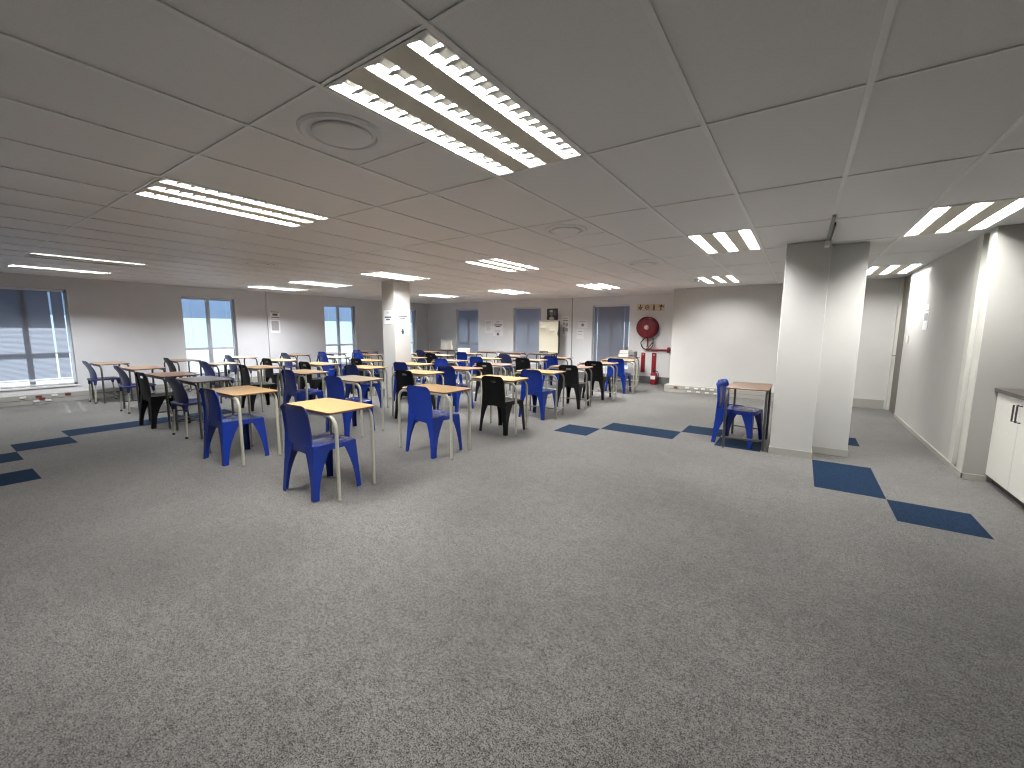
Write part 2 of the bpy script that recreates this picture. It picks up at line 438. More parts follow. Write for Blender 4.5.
def blind(axis, a, b, zlow, label, tilt=-62, cords=(.16, .84), slat='slat', g=.04, slot=.006):
    r = empty('venetian_blind', label=label, cat='blind', group='venetian blinds in the windows')
    pos = (lambda q, d, z: (XL-d, q, z)) if axis == 'x' else (lambda q, d, z: (q, YF+d, z))
    d0 = .08
    h = MB(); h.box(pos(a+g, d0-.02, HEAD-.045), pos(b-g, d0+.02, HEAD-.004), 'alu'); h.build('headrail', r)
    s = MB(); z = HEAD-.06; ct, st = math.cos(math.radians(tilt)), math.sin(math.radians(tilt)); w = .0135 if abs(tilt) > 30 else .006
    while z > zlow+.03:
        ends = [a+g]+[q for c in cords for q in (a+(b-a)*c-slot, a+(b-a)*c+slot)]+[b-g]
        for q0, q1 in zip(ends[0::2], ends[1::2]):
            s.quad([pos(q0, d0-w*ct, z-w*st), pos(q1, d0-w*ct, z-w*st), pos(q1, d0+w*ct, z+w*st), pos(q0, d0+w*ct, z+w*st)], slat)
        z -= .0225
    s.build('slats', r)
    h = MB(); h.box(pos(a+g, d0-.012, zlow), pos(b-g, d0+.012, zlow+.022), 'alu'); h.build('bottom_rail', r)
    for c in cords:
        q = a+(b-a)*c
        h = MB(); h.box(pos(q-.002, d0-.018, zlow), pos(q+.002, d0-.0195, HEAD-.045), 'white'); h.build('ladder_tape', r)
    return r
for k, (a, b) in enumerate(LW): window('window_%d' % (k+1), 'x', a, b)
for k, (a, b) in enumerate(FW): window('window_%d' % (k+5), 'y', a, b)
blind('x', *LW[0], SILL+.10, 'closed grey venetian blind in the leftmost window, lowered to the sill', cords=(.14, .80), g=.06, slot=.014, slat='slat_sun_toned')
blind('x', *LW[1], SILL+.05, 'open venetian blind in bright window behind left desks', tilt=6)
blind('x', *LW[2], SILL+.05, 'open venetian blind in bright window left of the middle column', tilt=6)
blind('x', *LW[3], SILL+.05, 'open venetian blind in the corner window just right of the middle column', tilt=6)
blind('y', *FW[0], SILL+.10, 'closed blue-grey blind in far window nearest the left corner', cords=(.06, .94))
blind('y', *FW[1], SILL+.10, 'closed blue-grey blind in far window left of the flip chart', cords=(.08, .92))
blind('y', *FW[2], SILL+.10, 'closed blue-grey blind, toned darker for dim backlight, in far window beside the fire hose reel', cords=(.12, .85), slat='slat_dim_light')
# sun screens outside, over the top of each window; paving outside
ss = MB()
ss.box((XL-.42, -.5, 1.66), (XL-.40, YF+.4, 2.5), 'shade'); ss.box((XL-.6, YF+.40, 1.66), (-2.5, YF+.42, 2.5), 'shade')
struct(ss.build('trim_6'))
ogr = MB().box((XL-30, YR-20, -.3), (XL-.25, YF+30, -.25), 'outside').box((XL-.25, YF+.25, -.3), (XK+20, YF+30, -.25), 'outside')
struct(ogr.build('trim_7'))

# door at the end of the right wall
dr = empty('door_1', kind='structure')
MB().box((XR+.02, 9.42, 0), (XR+.06, 10.09, CE), 'door').build('door_leaf', dr)
b = MB(); b.box((XR-.02, 10.10, 0), (XR+.12, YB-.002, CE), 'alu_light'); b.box((XR+.0, 9.385, 0), (XR+.12, 9.415, CE), 'alu_light'); b.build('door_frame', dr)
b = MB(); b.tube([(XR+.02, 10.02, 1.0), (XR-.03, 10.02, 1.0), (XR-.035, 9.90, 1.0)], .01, 'chrome', 8); b.build('door_handle', dr, smooth=True)

# ------------------------------------------------------- ceiling lights -----
NB = 14
def make_light():
    r = empty('ceiling_light')
    W, L, D = .576, 1.176, .10
    b = MB()   # tray: thin rim + back
    b.box((-W/2, -L/2, D), (W/2, L/2, D+.01), 'white')
    for sx in (-1, 1): b.box((sx*W/2, -L/2, .001), (sx*(W/2-.012), L/2, D), 'white')
    for sy in (-1, 1): b.box((-W/2, sy*L/2, .001), (W/2, sy*(L/2-.012), D), 'white')
    b.build('housing', r)
    xs = (-.2265, 0, .2265); hw = .0535
    for k in (-.11325, .11325):
        b = MB(); b.box((k-.0595, -L/2+.012, .003), (k+.0595, L/2-.012, .007), 'plate'); b.build('cover_plate', r)
    for x in xs:
        b = MB()
        for sx in (-1, 1):      # curved reflector cheeks
            prof = [(x+sx*hw, .004), (x+sx*(hw-.001), .013), (x+sx*(hw-.003), .028), (x+sx*(hw-.008), .046)]
            b.loft([[(px, -L/2+.014, pz), (px, L/2-.014, pz)] for px, pz in prof], 'louvre', False, False, closed=False)
        n = NB
        for q in range(n + 1):
            y = -L/2+.03 + (L-.06)*q/n
            b.add([(x-hw, y-.002, .013), (x, y-.013, .013), (x+hw, y-.002, .013), (x+hw, y+.002, .013), (x, y+.013, .013), (x-hw, y+.002, .013),
                   (x-hw+.01, y-.001, .032), (x, y-.0015, .032), (x+hw-.01, y-.001, .032), (x+hw-.01, y+.001, .032), (x, y+.0015, .032), (x-hw+.01, y+.001, .032)],
                  [(0,1,2,3,4,5),(6,11,10,9,8,7),(0,6,7,1),(1,7,8,2),(2,8,9,3),(3,9,10,4),(4,10,11,5),(5,11,6,0)], 'blade')
        b.build('louvre', r)
        ld = bpy.data.lights.new('fluorescent_tube', 'AREA'); ld.shape = 'RECTANGLE'
        ld.size = .05; ld.size_y = L-.06; ld.energy = LAMP_W; ld.color = (1.0, .985, .96)
        lo = bpy.data.objects.new('fluorescent_tube', ld); COL.objects.link(lo); lo.parent = r; lo.location = (x, 0, .044)
    return r
LAMP_W = 48.0
light_lab = {
 (-1,0): 'large louvred ceiling light with three bright strips, nearest the viewer',
 (-5,0): 'three-strip ceiling light in nearest row, second from the large bright one',
 (-13,0): 'ceiling light near left wall seen as one thin lit strip',
 (-16,0): 'leftmost ceiling light, right above the closed blind window',
 (0,3): 'ceiling light in middle row just left of the near pier',
 (3,3): 'ceiling light at upper right above the kitchen end of corridor',
 (-5,3): 'ceiling light in middle row, right of the middle column',
 (-9,3): 'ceiling light right above the top of the middle column',
 (-13,3): 'ceiling light in middle row, second from the window wall',
 (-16,3): 'ceiling light in middle row, nearest the window wall',
 (-1,6): 'ceiling light in far row, in front of the cream block wall',
 (3,6): 'ceiling light at far end of corridor, right of the piers',
 (-5,6): 'ceiling light in far row, in front of blind beside hose reel',
 (-9,6): 'ceiling light in far row, second from the corner of the windows',
 (-13,6): 'ceiling light in far row, closest to the corner of the windows'}
proto = None
for (i, j) in lights:
    if proto is None: o = proto = make_light()
    else: o = copy_tree(proto)
    o.location = (CX+.6*i+.3, CY+1.2*j+.6, CE)
    gain = {6: 1.6 if i < -1 else .68, 3: (.72 if i > -1 else 1.0 if i > -6 else 1.0 if i == -9 else 1.1), 0: .95 if i > -6 else 1.25}[j]
    if (i, j) == (3, 6): gain = .6
    cool = i <= -9
    dead = {(-13, 0): (-.2265, 0.0), (-16, 0): (-.2265,)}.get((i, j), ())     # burnt-out tubes
    for ch in [c for c in bpy.data.objects if c.parent == o and c.type == 'LIGHT']:
        if any(abs(ch.location.x-q) < .01 for q in dead):
            bpy.data.objects.remove(ch); continue
        ch.data = ch.data.copy(); ch.data.energy = LAMP_W*gain
        if cool: ch.data.color = (.97, .985, 1.0)
    tag(o, light_lab[(i, j)], 'ceiling light', 'louvred fluorescent ceiling lights')

# ------------------------------------------------------- ceiling vents ------
def make_vent():
    r = empty('ceiling_vent')
    b = MB(); b.lathe((0,0,0), [(.205, .008), (.205, .004), (.19, -.006), (.165, -.004), (.155, .012), (.155, .03)], 'tile', 48); b.build('outer_ring', r, smooth=True)
    b = MB(); b.lathe((0,0,0), [(.001, -.013), (.125, -.012), (.137, -.008), (.140, .0), (.132, .006), (.001, .008)], 'tile', 48); b.build('centre_disc', r, smooth=True)
    b = MB(); b.lathe((0,0,0), [(.001, .0088), (.15, .0088), (.15, .0092), (.001, .0092)], 'void', 32); b.build('throat', r)
    return r
vl = ['round ceiling vent beside the nearest bright light', 'round ceiling vent in the middle of the ceiling, right of centre',
      'round ceiling vent in front of the light by the near pier', 'round ceiling vent close to the top of the cream block wall',
      'round ceiling vent at left, beyond the second light', 'round ceiling vent right of the middle column top', 'round ceiling vent near the window corner']
proto = None
for (i, j), lb in zip(vents, vl):
    if proto is None: o = proto = make_vent()
    else: o = copy_tree(proto)
    o.location = (CX+.6*i+.3, CY+1.2*j+.3, CE+.0)
    tag(o, lb, 'vent', 'round ceiling vents')
b = MB(); b.lathe((-1.70, 8.56, CE), [(.05, .008), (.05, -.01), (.035, -.035), (.001, -.04)], 'white', 24)
tag(b.build('smoke_detector', smooth=True), 'small white smoke detector on the ceiling before the cream block wall', 'detector')
# rail on the ceiling running to the top of the near pier
rl = empty('ceiling_rail', (.146, 0, CE), label='narrow dark rail on the ceiling ending at top of near pier', cat='rail')
b = MB(); b.box((-.012, 4.45, -.022), (.014, 5.56, 0), 'trunk'); b.box((.014, 4.75, -.03), (.028, 5.5, -.001), 'dark_gap'); b.build('rail_bar', rl)
b = MB(); b.box((-.02, 5.5, -.075), (.022, 5.648, -.024), 'white'); b.build('end_box', rl, bevel=.004)

# ---------------------------------------------------------------- desks -----
TW, TD, TH = .73, .45, .74
def arc(c, r, a0, a1, n, plane):
    out = []
    for k in range(n+1):
        a = a0+(a1-a0)*k/n
        out.append((c[0]+r*math.cos(a), c[1], c[2]+r*math.sin(a)))
    return out
def make_desk(top, tube, rails):
    r = empty('school_desk')
    b = MB()
    rings = [rrect(TW-.006, TD-.006, .045, TH-.018), rrect(TW, TD, .048, TH-.015), rrect(TW, TD, .048, TH-.004), rrect(TW-.006, TD-.006, .045, TH)]
    b.loft(rings[:3], 'edge', True, False); b.loft(rings[2:], top, False, True)
    b.build('tabletop', r, smooth=True)
    for sy, hx in ((-1, .415), (1, .325)):
        y = sy*.205
        for sx in (-1, 1):
            pts = [(sx*hx, y, .012), (sx*hx, y, .3), (sx*hx, y, .60)]
            cr = .10
            for k in range(1, 8):
                a = PI/2*k/7
                pts.append((sx*(hx-cr+cr*math.cos(a)), y, TH-.033-cr+cr*math.sin(a)))
            pts += [(sx*.14, y, TH-.033), (sx*.001, y, TH-.033)]
            lg = MB().tube(pts, .0145, tube, 10).build('leg', r, smooth=True)
            MB().cyl((sx*hx, y, 0), 'z', .0165, .014, 'grey_tube', 12).build('foot_cap', lg)
    if rails:
        for sx in (-1, 1):
            MB().tube([(sx*.412, -.205, .13), (sx*.325, .205, .13)], .010, tube, 8).build('side_rail', r, smooth=True)
        MB().tube([(-.37, 0, .13), (.37, 0, .13)], .010, tube, 8).build('footrest_bar', r, smooth=True)
    return r

# --------------------------------------------------------------- chairs -----
def leg_mb(mat, top, foot, dx, dy, wx, wy, fx, fy, th=.007, n=9):
    """moulded angle-section leg: corner line top->foot, flanges along dx and dy"""
    rings = []
    for k in range(n):
        t = k/(n-1)
        c = Vector(top).lerp(Vector(foot), t)
        a = fx+(wx-fx)*(1-t)**2.2; b = fy+(wy-fy)*(1-t)**2.2
        X = Vector((dx, 0, 0)); Y = Vector((0, dy, 0))
        rings.append([c, c+X*a, c+X*a+Y*th, c+X*(th+.006)+Y*th, c+X*th+Y*(th+.006), c+X*th+Y*b, c+Y*b])
    return MB().loft(rings, mat)
def back_mb(mat, hole, z0=.345, z1=.795, wb=.425, wt=.392):
    ns, ntt = 16, 14
    b = MB(); v = []; f = []
    for j in range(ntt+1):
        t = j/ntt
        for i in range(ns+1):
            s = -1+2*i/ns
            w = wb+(wt-wb)*t
            x = w/2*s
            top = z1-.042*max(0, abs(s)-.62)**2/.1444       # rounded top corners
            zb = z0+.035*(1-s*s)*(1 if abs(s) < .99 else 0)-.02*abs(s)**4; z = zb+(top-zb)*t
            lean = -.200-.014*t-.022*t*t
            y = lean+.026*s*s*min(1, t*2)                              # dished back wraps forward at the sides
            if abs(s) > .93: y -= .022                           # rolled edge
            if j == ntt: y -= .016
            v.append((x, y, z))
    for j in range(ntt):
        for i in range(ns):
            if hole and j == ntt-3 and 6 <= i <= 9: continue
            a = j*(ns+1)+i
            f.append((a, a+1, a+ns+2, a+ns+1))
    b.add(v, f, mat); return b
def seat_mb(mat):
    R = lambda w, d, r, z: rrect(w, d-.014, r, z, 6, 0, .014)
    rings = [R(.10, .10, .04, .428), R(.22, .22, .06, .430), R(.32, .31, .06, .437), R(.375, .365, .06, .443), R(.400, .392, .06, .440), R(.412, .404, .06, .430), R(.416, .408, .062, .395), R(.408, .400, .06, .395), R(.395, .388, .06, .424), R(.10, .10, .04, .420)]
    return MB().loft(rings, mat)
def make_moulded(mat, hole):
    r = empty('moulded_chair')
    seat_mb(mat).build('seat', r, smooth=True)
    back_mb(mat, hole).build('backrest', r, smooth=True, solid=.008, sub=1)
    for sx in (-1, 1):
        leg_mb(mat, (sx*.210, -.207, .45), (sx*.240, -.240, 0), -sx, 1, .135, .19, .046, .052).build('leg', r, bevel=.004)
        leg_mb(mat, (sx*.207, .206, .435), (sx*.232, .226, 0), -sx, -1, .085, .14, .042, .046).build('leg', r, bevel=.004)
    return r
def make_metal_leg(mat):
    r = empty('shell_chair')
    R = lambda w, d, rr, z, cy=0: rrect(w, d, rr, z, 6, 0, cy)
    rings = [R(.10, .10, .04, .440), R(.22, .24, .06, .440), R(.34, .36, .07, .448), R(.40, .41, .08, .456), R(.425, .43, .09, .450), R(.43, .435, .09, .436), R(.42, .425, .09, .430), R(.38, .39, .08, .425), R(.10, .10, .04, .425)]
    MB().loft(rings, mat).build('seat', r, smooth=True)
    b = MB(); v = []; f = []; ns, ntt = 14, 14
    for j in range(ntt+1):
        t = j/ntt
        for i in range(ns+1):
            s = -1+2*i/ns
            w = .37+.03*math.sin(PI*t)
            top = .80-.05*max(0, abs(s)-.5)**2/.25
            z = .40+(top-.40)*t
            y = -.175-.02*t-.06*t*t-.03*max(0, t-.8)+.03*s*s+.02*math.sin(PI*t)
            v.append((w/2*s, y, z))
    for j in range(ntt):
        for i in range(ns):
            a = j*(ns+1)+i; f.append((a, a+1, a+ns+2, a+ns+1))
    b.add(v, f, mat); b.build('backrest', r, smooth=True, solid=.016, sub=1)
    for sx in (-1, 1):
        for y0, y1 in ((-.165, -.195), (.155, .185)):
            lg = MB().tube([(sx*.175, y0, .44), (sx*.195, y1, .012)], .0125, 'cream_tube', 10).build('leg', r, smooth=True)
            MB().cyl((sx*.195, y1, 0), 'z', .016, .025, 'rubber', 12).build('foot_cap', lg)
            MB().tube([(sx*.175, y0, .44), (sx*.181, y0*1.05, .345)], [.030, .018], mat, 12).build('leg_socket', r, smooth=True)
    return r

desk_protos = {}; chair_protos = {}
def get_desk(top, tube, rails):
    k = (top, tube, rails)
    if k not in desk_protos: desk_protos[k] = make_desk(top, tube, rails); return desk_protos[k]
    return copy_tree(desk_protos[k])
def get_chair(kind):
    if kind not in chair_protos:
        chair_protos[kind] = {'blue': lambda: make_moulded('blue', False), 'black': lambda: make_moulded('black', True),
                              'navy': lambda: make_metal_leg('navy'), 'nblack': lambda: make_metal_leg('black')}[kind]()
        return chair_protos[kind]
    return copy_tree(chair_protos[kind])
LINE = {1: 'the rightmost desk line', 2: 'second desk line from right', 3: 'third desk line from right',
        4: 'third desk line from left', 5: 'second desk line from left', 6: 'the leftmost desk line'}
ROW = {1: 'nearest', 2: 'second nearest', 3: 'third nearest', 4: 'fourth nearest', 5: 'fifth nearest', 6: 'sixth nearest', 7: 'seventh nearest', 8: 'farthest'}
CW = {'blue': 'blue plastic chair', 'black': 'black plastic chair', 'navy': 'navy chair with metal legs', 'nblack': 'black chair with metal legs'}
TN = {'beech': 'beech-topped', 'pale': 'pale-topped', 'brown': 'brown-topped', 'pink': 'reddish-topped'}
A, Bk, G = 'cream_tube', 'dark_tube', 'grey_tube'
# (line, row): desk centre x, near edge y, top, tube, rails, chair kind, chair dx, dy, turn
D = {
 (1,1): (-3.45, 1.90, 'beech', A, 0, 'blue', .02, .12, .02), (1,2): (-3.47, 3.27, 'beech', A, 0, 'blue', .01, .17, -.05),
 (1,3): (-3.50, 4.57, 'beech', A, 0, 'black', .10, .16, -.05), (1,4): (-3.54, 5.78, 'beech', G, 1, 'blue', .05, .08, -.03),
 (1,5): (-3.54, 6.90, 'pink', G, 1, 'black', .10, .14, 0), (1,6): (-3.50, 8.12, 'pink', A, 1, 'black', .02, .14, 0),
 (1,7): (-3.47, 9.28, 'pink', A, 1, 'blue', .04, .10, 0), (1,8): (-3.80, 10.52, 'brown', A, 1, None, 0, 0, 0),
 (2,1): (-5.06, 1.86, 'beech', A, 0, 'blue', .01, .13, .03), (2,2): (-5.08, 3.30, 'pale', A, 0, 'blue', 0, .14, 0),
 (2,3): (-5.03, 4.46, 'beech', A, 0, 'black', .02, .12, 0), (2,4): (-5.01, 5.42, 'pink', A, 0, 'blue', -.02, .12, 0),
 (2,5): (-5.04, 6.49, 'pink', A, 1, 'black', 0, .12, 0), (2,6): (-5.15, 8.00, 'pink', Bk, 1, 'black', .02, .12, 0),
 (2,7): (-5.05, 9.12, 'brown', Bk, 1, 'blue', .02, .10, 0), (3,8): (-6.28, 10.50, 'brown', Bk, 1, None, 0, 0, 0),
 (3,1): (-6.60, 2.03, 'brown', Bk, 1, 'navy', -.03, .12, .05), (3,2): (-6.51, 3.38, 'beech', A, 0, 'blue', .06, .17, -.03),
 (3,3): (-6.45, 4.49, 'beech', A, 0, 'blue', .0, .16, 0), (3,4): (-6.33, 5.54, 'beech', A, 0, 'blue', .0, .10, 0),
 (3,5): (-6.42, 6.69, 'pale', A, 1, 'blue', .04, .12, 0), (3,6): (-6.25, 7.72, 'beech', A, 1, 'blue', .0, .12, 0),
 (3,7): (-6.33, 8.97, 'brown', Bk, 1, 'navy', .0, .12, 0),
 (4,1): (-7.65, 2.01, 'brown', Bk, 1, 'black', -.03, .10, .05), (4,2): (-7.91, 3.37, 'beech', A, 0, 'black', .0, .18, -.1),
 (4,3): (-7.81, 4.43, 'beech', A, 0, 'black', .0, .14, 0), (4,4): (-7.85, 5.60, 'beech', A, 1, 'black', .0, .14, 0),
 (4,5): (-7.86, 6.83, 'beech', A, 1, 'black', .0, .12, 0), (4,6): (-8.01, 7.99, 'pale', Bk, 1, 'black', .0, .12, 0),
 (4,7): (-7.90, 9.09, 'pink', Bk, 1, 'blue', .0, .12, 0), (4,8): (-7.22, 10.38, 'brown', Bk, 1, None, 0, 0, 0),
 (5,1): (-9.31, 2.10, 'brown', Bk, 1, 'navy', .02, .12, .03), (5,2): (-9.35, 3.30, 'pale', Bk, 1, 'navy', .0, .16, .05),
 (5,3): (-9.36, 4.43, 'beech', Bk, 1, 'black', .05, .16, 0), (5,4): (-9.38, 5.75, 'pale', Bk, 1, 'blue', .0, .16, 0),
 (5,5): (-9.60, 6.90, 'brown', Bk, 1, 'blue', .0, .14, 0), (5,6): (-9.43, 7.95, 'pale', Bk, 1, 'black', -.1, .10, 0),
 (5,7): (-9.57, 9.08, 'brown', Bk, 1, 'navy', .0, .12, 0), (5,8): (-9.95, 10.50, 'brown', Bk, 1, None, 0, 0, 0),
 (6,1): (-11.02, 2.03, 'brown', Bk, 1, 'navy', .02, .12, .03), (6,2): (-10.94, 3.18, 'brown', Bk, 1, 'nblack', .0, .18, 0),
 (6,3): (-11.02, 4.36, 'pale', Bk, 1, 'navy', .0, .18, 0), (6,4): (-11.05, 5.70, 'brown', Bk, 1, 'navy', .0, .16, 0),
 (6,5): (-10.88, 6.66, 'brown', Bk, 1, 'blue', .0, .14, 0), (6,6): (-11.10, 7.93, 'brown', Bk, 1, 'blue', .0, .14, 0),
}
special_desk = {(1,8): 'reddish desk by the far wall with cases stacked on it, near the hose reel',
 (3,8): 'dark-framed desk standing in front of the flip chart', (4,8): 'empty dark-framed desk by the far wall, between flip chart and wall notices',
 (5,8): 'dark-framed desk by the far wall carrying a white carton'}
special_chair = {(1,1): 'nearest blue plastic chair, at the front right desk', (2,1): 'blue plastic chair at the nearest desk of the second line from the right'}
for (ln, rw), (x, y, top, tube, rails, kind, dx, dy, tn) in D.items():
    o = get_desk(top, tube, rails)
    o.location = (x, y+TD/2, 0)
    lb = special_desk.get((ln, rw), '%s school desk, %s in %s' % (TN[top], ROW[rw], LINE[ln]))
    tag(o, lb, 'desk', 'school desks set out in lines')
    if kind:
        c = get_chair(kind)
        c.location = (x+dx, y+dy, 0); c.rotation_euler = (0, 0, tn)
        lb = special_chair.get((ln, rw), '%s at %s desk, %s' % (CW[kind], ROW[rw], LINE[ln]))
        tag(c, lb, 'chair', 'chairs pushed up to the desks')
# second desk joined to the far-wall one
o = get_desk('brown', Bk, 1); o.location = (-8.09, 10.36+TD/2, 0); tag(o, 'empty dark-framed desk by far wall, directly below the white wall notices', 'desk', 'school desks set out in lines')
# the lone desk and chair beside the near pier
M['dark_brown'] = pm('dark_brown_laminate', (.165, .09, .055), .32, noise=.12, nscale=14, stretch=(1, 12, 12))
o = get_desk('dark_brown', Bk, 1); o.location = (-.485, 5.98, 0); o.rotation_euler = (0, 0, -PI/2)
tag(o, 'lone brown-topped desk beside the near pier', 'desk', 'school desks set out in lines')
c = get_chair('blue'); c.location = (-.575, 5.96, 0); c.rotation_euler = (0, 0, -PI/2-.2)
tag(c, 'lone blue plastic chair beside the near pier, a paper on its seat', 'chair', 'chairs pushed up to the desks')
b = MB(); b.box((-.10, -.05, 0), (.10, .05, .003), 'paper'); b.box((-.10, -.05, .003), (.10, -.045, .012), 'paper')
o = b.build('paper_sheet'); o.location = (-.53, 5.93, .447); o.rotation_euler = (0, 0, .5)
tag(o, 'white sheet of paper lying on the lone blue chair seat', 'paper')

# ------------------------------------------------------- things on desks ----
o = MB().box((-.13, -.14, 0), (.13, .14, .09), 'box').box((-.131, -.141, .078), (.131, .141, .092), 'box_grey').build('box_file', bevel=.004); o.location = (-3.78, 10.75, TH+.0)
tag(o, 'white box file lying on the farthest right desk', 'box file')
o = MB().box((-.12, -.13, 0), (.12, .13, .07), 'box').box((-.121, -.131, .03), (.121, .131, .038), 'box_grey').build('box_file', bevel=.004); o.location = (-3.77, 10.75, TH+.0925)
tag(o, 'smaller white box file on top of another, farthest right desk', 'box file')
o = MB().box((-.07, -.12, 0), (.07, .12, .14), 'box_grey').box((-.055, -.121, .02), (.055, -.118, .06), 'dark_tube').build('metal_case', bevel=.006); o.location = (-3.575, 10.76, TH)
tag(o, 'dark grey metal case right of the white box files', 'case')
o = empty('carton', (-10.14, 10.73, TH), label='tall white carton on the desk by the far left corner', cat='carton')
MB().box((-.15, -.13, 0), (.15, .13, .26), 'box').build('body', o, bevel=.004)
b = MB(); b.box((-.15, -.13, .26), (.0, -.128, .36), 'box'); b.box((-.15, .128, .26), (.15, .13, .33), 'box'); b.build('flap', o)
o = MB().lathe((0,0,0), [(.001, 0), (.035, 0), (.036, .12), (.02, .16), (.015, .30), (.001, .30)], 'paper_cream', 16).build('bottle', smooth=True); o.location = (-9.86, 10.70, TH)
tag(o, 'slim pale bottle standing right of the white carton', 'bottle')
o = MB().box((-.15, -.10, 0), (.15, .10, .13), 'box').box((-.152, -.102, .10), (.152, .102, .132), 'paper').build('paper_box', bevel=.004); o.location = (-8.20, 9.42, TH)
tag(o, 'low white paper box on desk below the far left blind', 'box')
for k, (x, mt, lb) in enumerate([(-6.30, 'green', 'dark green board duster lying on desk before flip chart'), (-6.16, 'box_grey', 'grey pen pot lying beside the green duster')]):
    o = MB().box((-.06, -.035, 0), (.06, .035, .05), mt).box((-.06, -.035, .05), (.06, .035, .065), 'rubber').build('board_duster' if k == 0 else 'pen_holder', bevel=.004); o.location = (x, 10.72, TH)
    tag(o, lb, 'duster' if k == 0 else 'pen pot')

# ------------------------------------------------------------- flip chart ---
fc = empty('flip_chart', (-6.26, 11.05, 0), label='cream flip chart on an easel before the far wall', cat='flip chart')
Z0, Z1, W2 = .72, 1.70, .335
b = MB(); b.box((-W2, .0, Z0), (W2+.022, .035, Z1), 'dark_tube'); o = b.build('board', fc, bevel=.004)
b = MB(); n = 24; mz = 10; vs = []; fs = []
for j in range(mz+1):
    for i in range(n+1):
        s = i/n; t = j/mz
        x = -W2+.01+(2*W2-.02)*s; z = Z0+.03+(Z1-Z0-.05)*t
        fold = math.exp(-((t-.80+.22*(s-.25))/.07)**2)*.065*(1 if s > .08 else 0)
        y = -.012-fold-.006*math.sin(6*s)*t
        vs.append((x, y, z))
for j in range(mz):
    for i in range(n): a = j*(n+1)+i; fs.append((a, a+1, a+n+2, a+n+1))
b.add(vs, fs, 'paper_cream'); b.build('paper_pad', fc, smooth=True)
MB().box((-W2, -.03, Z1-.035), (W2, -.002, Z1+.005), 'alu_light').build('clamp_bar', fc, bevel=.004)
MB().box((-W2, -.06, Z0-.025), (W2, .0, Z0-.002), 'dark_tube').build('pen_tray', fc)
for sx in (-1, 1): MB().tube([(sx*.24, .03, Z1-.1), (sx*.31, -.02, .0)], .012, 'dark_tube', 8).build('leg', fc, smooth=True)
MB().tube([(0, .04, Z1-.2), (0, .30, .0)], .012, 'dark_tube', 8).build('leg', fc, smooth=True)

# -------------------------------------------------------- wall pictures -----
def panel(name, axis, p0, p1, mat, label, cat, group=None, prints=(), th=.004, off=0):
    """flat sheet on a wall; p0,p1 pixel corners in the photo's frame give its place"""
    if axis == 'x': A0 = at_x(*p0, XL+off); A1 = at_x(*p1, XL+off); a0, a1 = A0.y, A1.y
    elif axis == 'y': A0 = at_y(*p0, YF-off); A1 = at_y(*p1, YF-off); a0, a1 = A0.x, A1.x
    elif axis == 'r': A0 = at_x(*p0, XR); A1 = at_x(*p1, XR); a0, a1 = A0.y, A1.y
    z0, z1 = A0.z, A1.z
    return sheet(name, axis, (a0, z0), (a1, z1), mat, label, cat, group, prints, th, off)
def sheet(name, axis, c0, c1, mat, label, cat, group=None, prints=(), th=.004, off=0):
    a0, a1 = c0[0], c1[0]; z0, z1 = c0[1], c1[1]
    am, zm = (a0+a1)/2, (z0+z1)/2
    if axis == 'x': loc = (XL+off, am, zm); f = lambda a, d, z: (d, a-am, z-zm)
    elif axis == 'y': loc = (am, YF-off, zm); f = lambda a, d, z: (a-am, -d, z-zm)
    elif axis == 'r': loc = (XR, am, zm); f = lambda a, d, z: (-d, a-am, z-zm)
    elif axis == 'cy': loc = (am, 5.65, zm); f = lambda a, d, z: (a-am, -d, z-zm)
    elif axis == 'cx': loc = (-6.74, am, zm); f = lambda a, d, z: (d, a-am, z-zm)
    r = empty(name, loc, label=label, cat=cat, group=group)
    MB().box(f(a0, -.001, z0), f(a1, th, z1), mat).build('sheet', r)
    if prints:
        b = MB()
        for (s0, t0, s1, t1, mt) in prints:       # fractions, t from top
            b.box(f(a0+(a1-a0)*s0, th, z0+(z1-z0)*t0), f(a0+(a1-a0)*s1, th+.0012, z0+(z1-z0)*t1), mt)
        b.build('print', r)
    return r
heading = [(.36,.12,.64,.17,'ink_soft'), (.30,.20,.70,.23,'ink_soft'), (.10,.46,.90,.56,'ink'), (.26,.62,.74,.72,'ink')]
arrow = [(.15,.10,.80,.14,'ink_soft'), (.15,.22,.70,.26,'ink_soft'), (.42,.45,.58,.88,'ink'), (.36,.62,.64,.74,'ink')]
lines = [(.12, .10+.09*k, .88-.1*(k % 3), .125+.09*k, 'ink_soft') for k in range(9)]
mixed = [(.12,.10,.85,.13,'ink_soft'), (.10,.22,.92,.26,'ink'), (.12,.32,.45,.46,'ink_soft'), (.52,.34,.88,.52,'ink_soft'), (.12,.56,.40,.80,'ink_soft'), (.50,.60,.88,.78,'ink_soft'), (.12,.84,.5,.87,'ink')]
gN = 'printed paper notices on walls and column'
k6 = lambda x, y: (480+x*.04556, 310+y*.04556)
panel('paper_notice', 'y', k6(112, 218), k6(268, 505), 'paper', 'narrow white notice, left one of three on the far wall left of a blind', 'notice', gN, lines)
panel('paper_notice', 'y', k6(288, 220), k6(505, 432), 'paper', 'white notice with bold heading above another, far wall left of a blind', 'notice', gN, heading)
panel('paper_notice', 'y', k6(288, 440), k6(505, 575), 'paper', 'white notice with a dark arrow, below the bold heading notice', 'notice', gN, arrow)
k5 = lambda x, y: (530+x*.0586, 300+y*.0586)
panel('paper_notice', 'y', k5(550, 275), k5(660, 612), 'paper', 'tall narrow poster right of the flip chart', 'notice', gN, mixed)
panel('paper_notice', 'y', k5(822, 350), k5(972, 475), 'paper', 'upper white notice right of the wall conduit', 'notice', gN, [(.1,.12,.9,.2,'ink_soft'), (.38,.42,.68,.8,'ink_soft'), (.44,.5,.6,.72,'ink')])
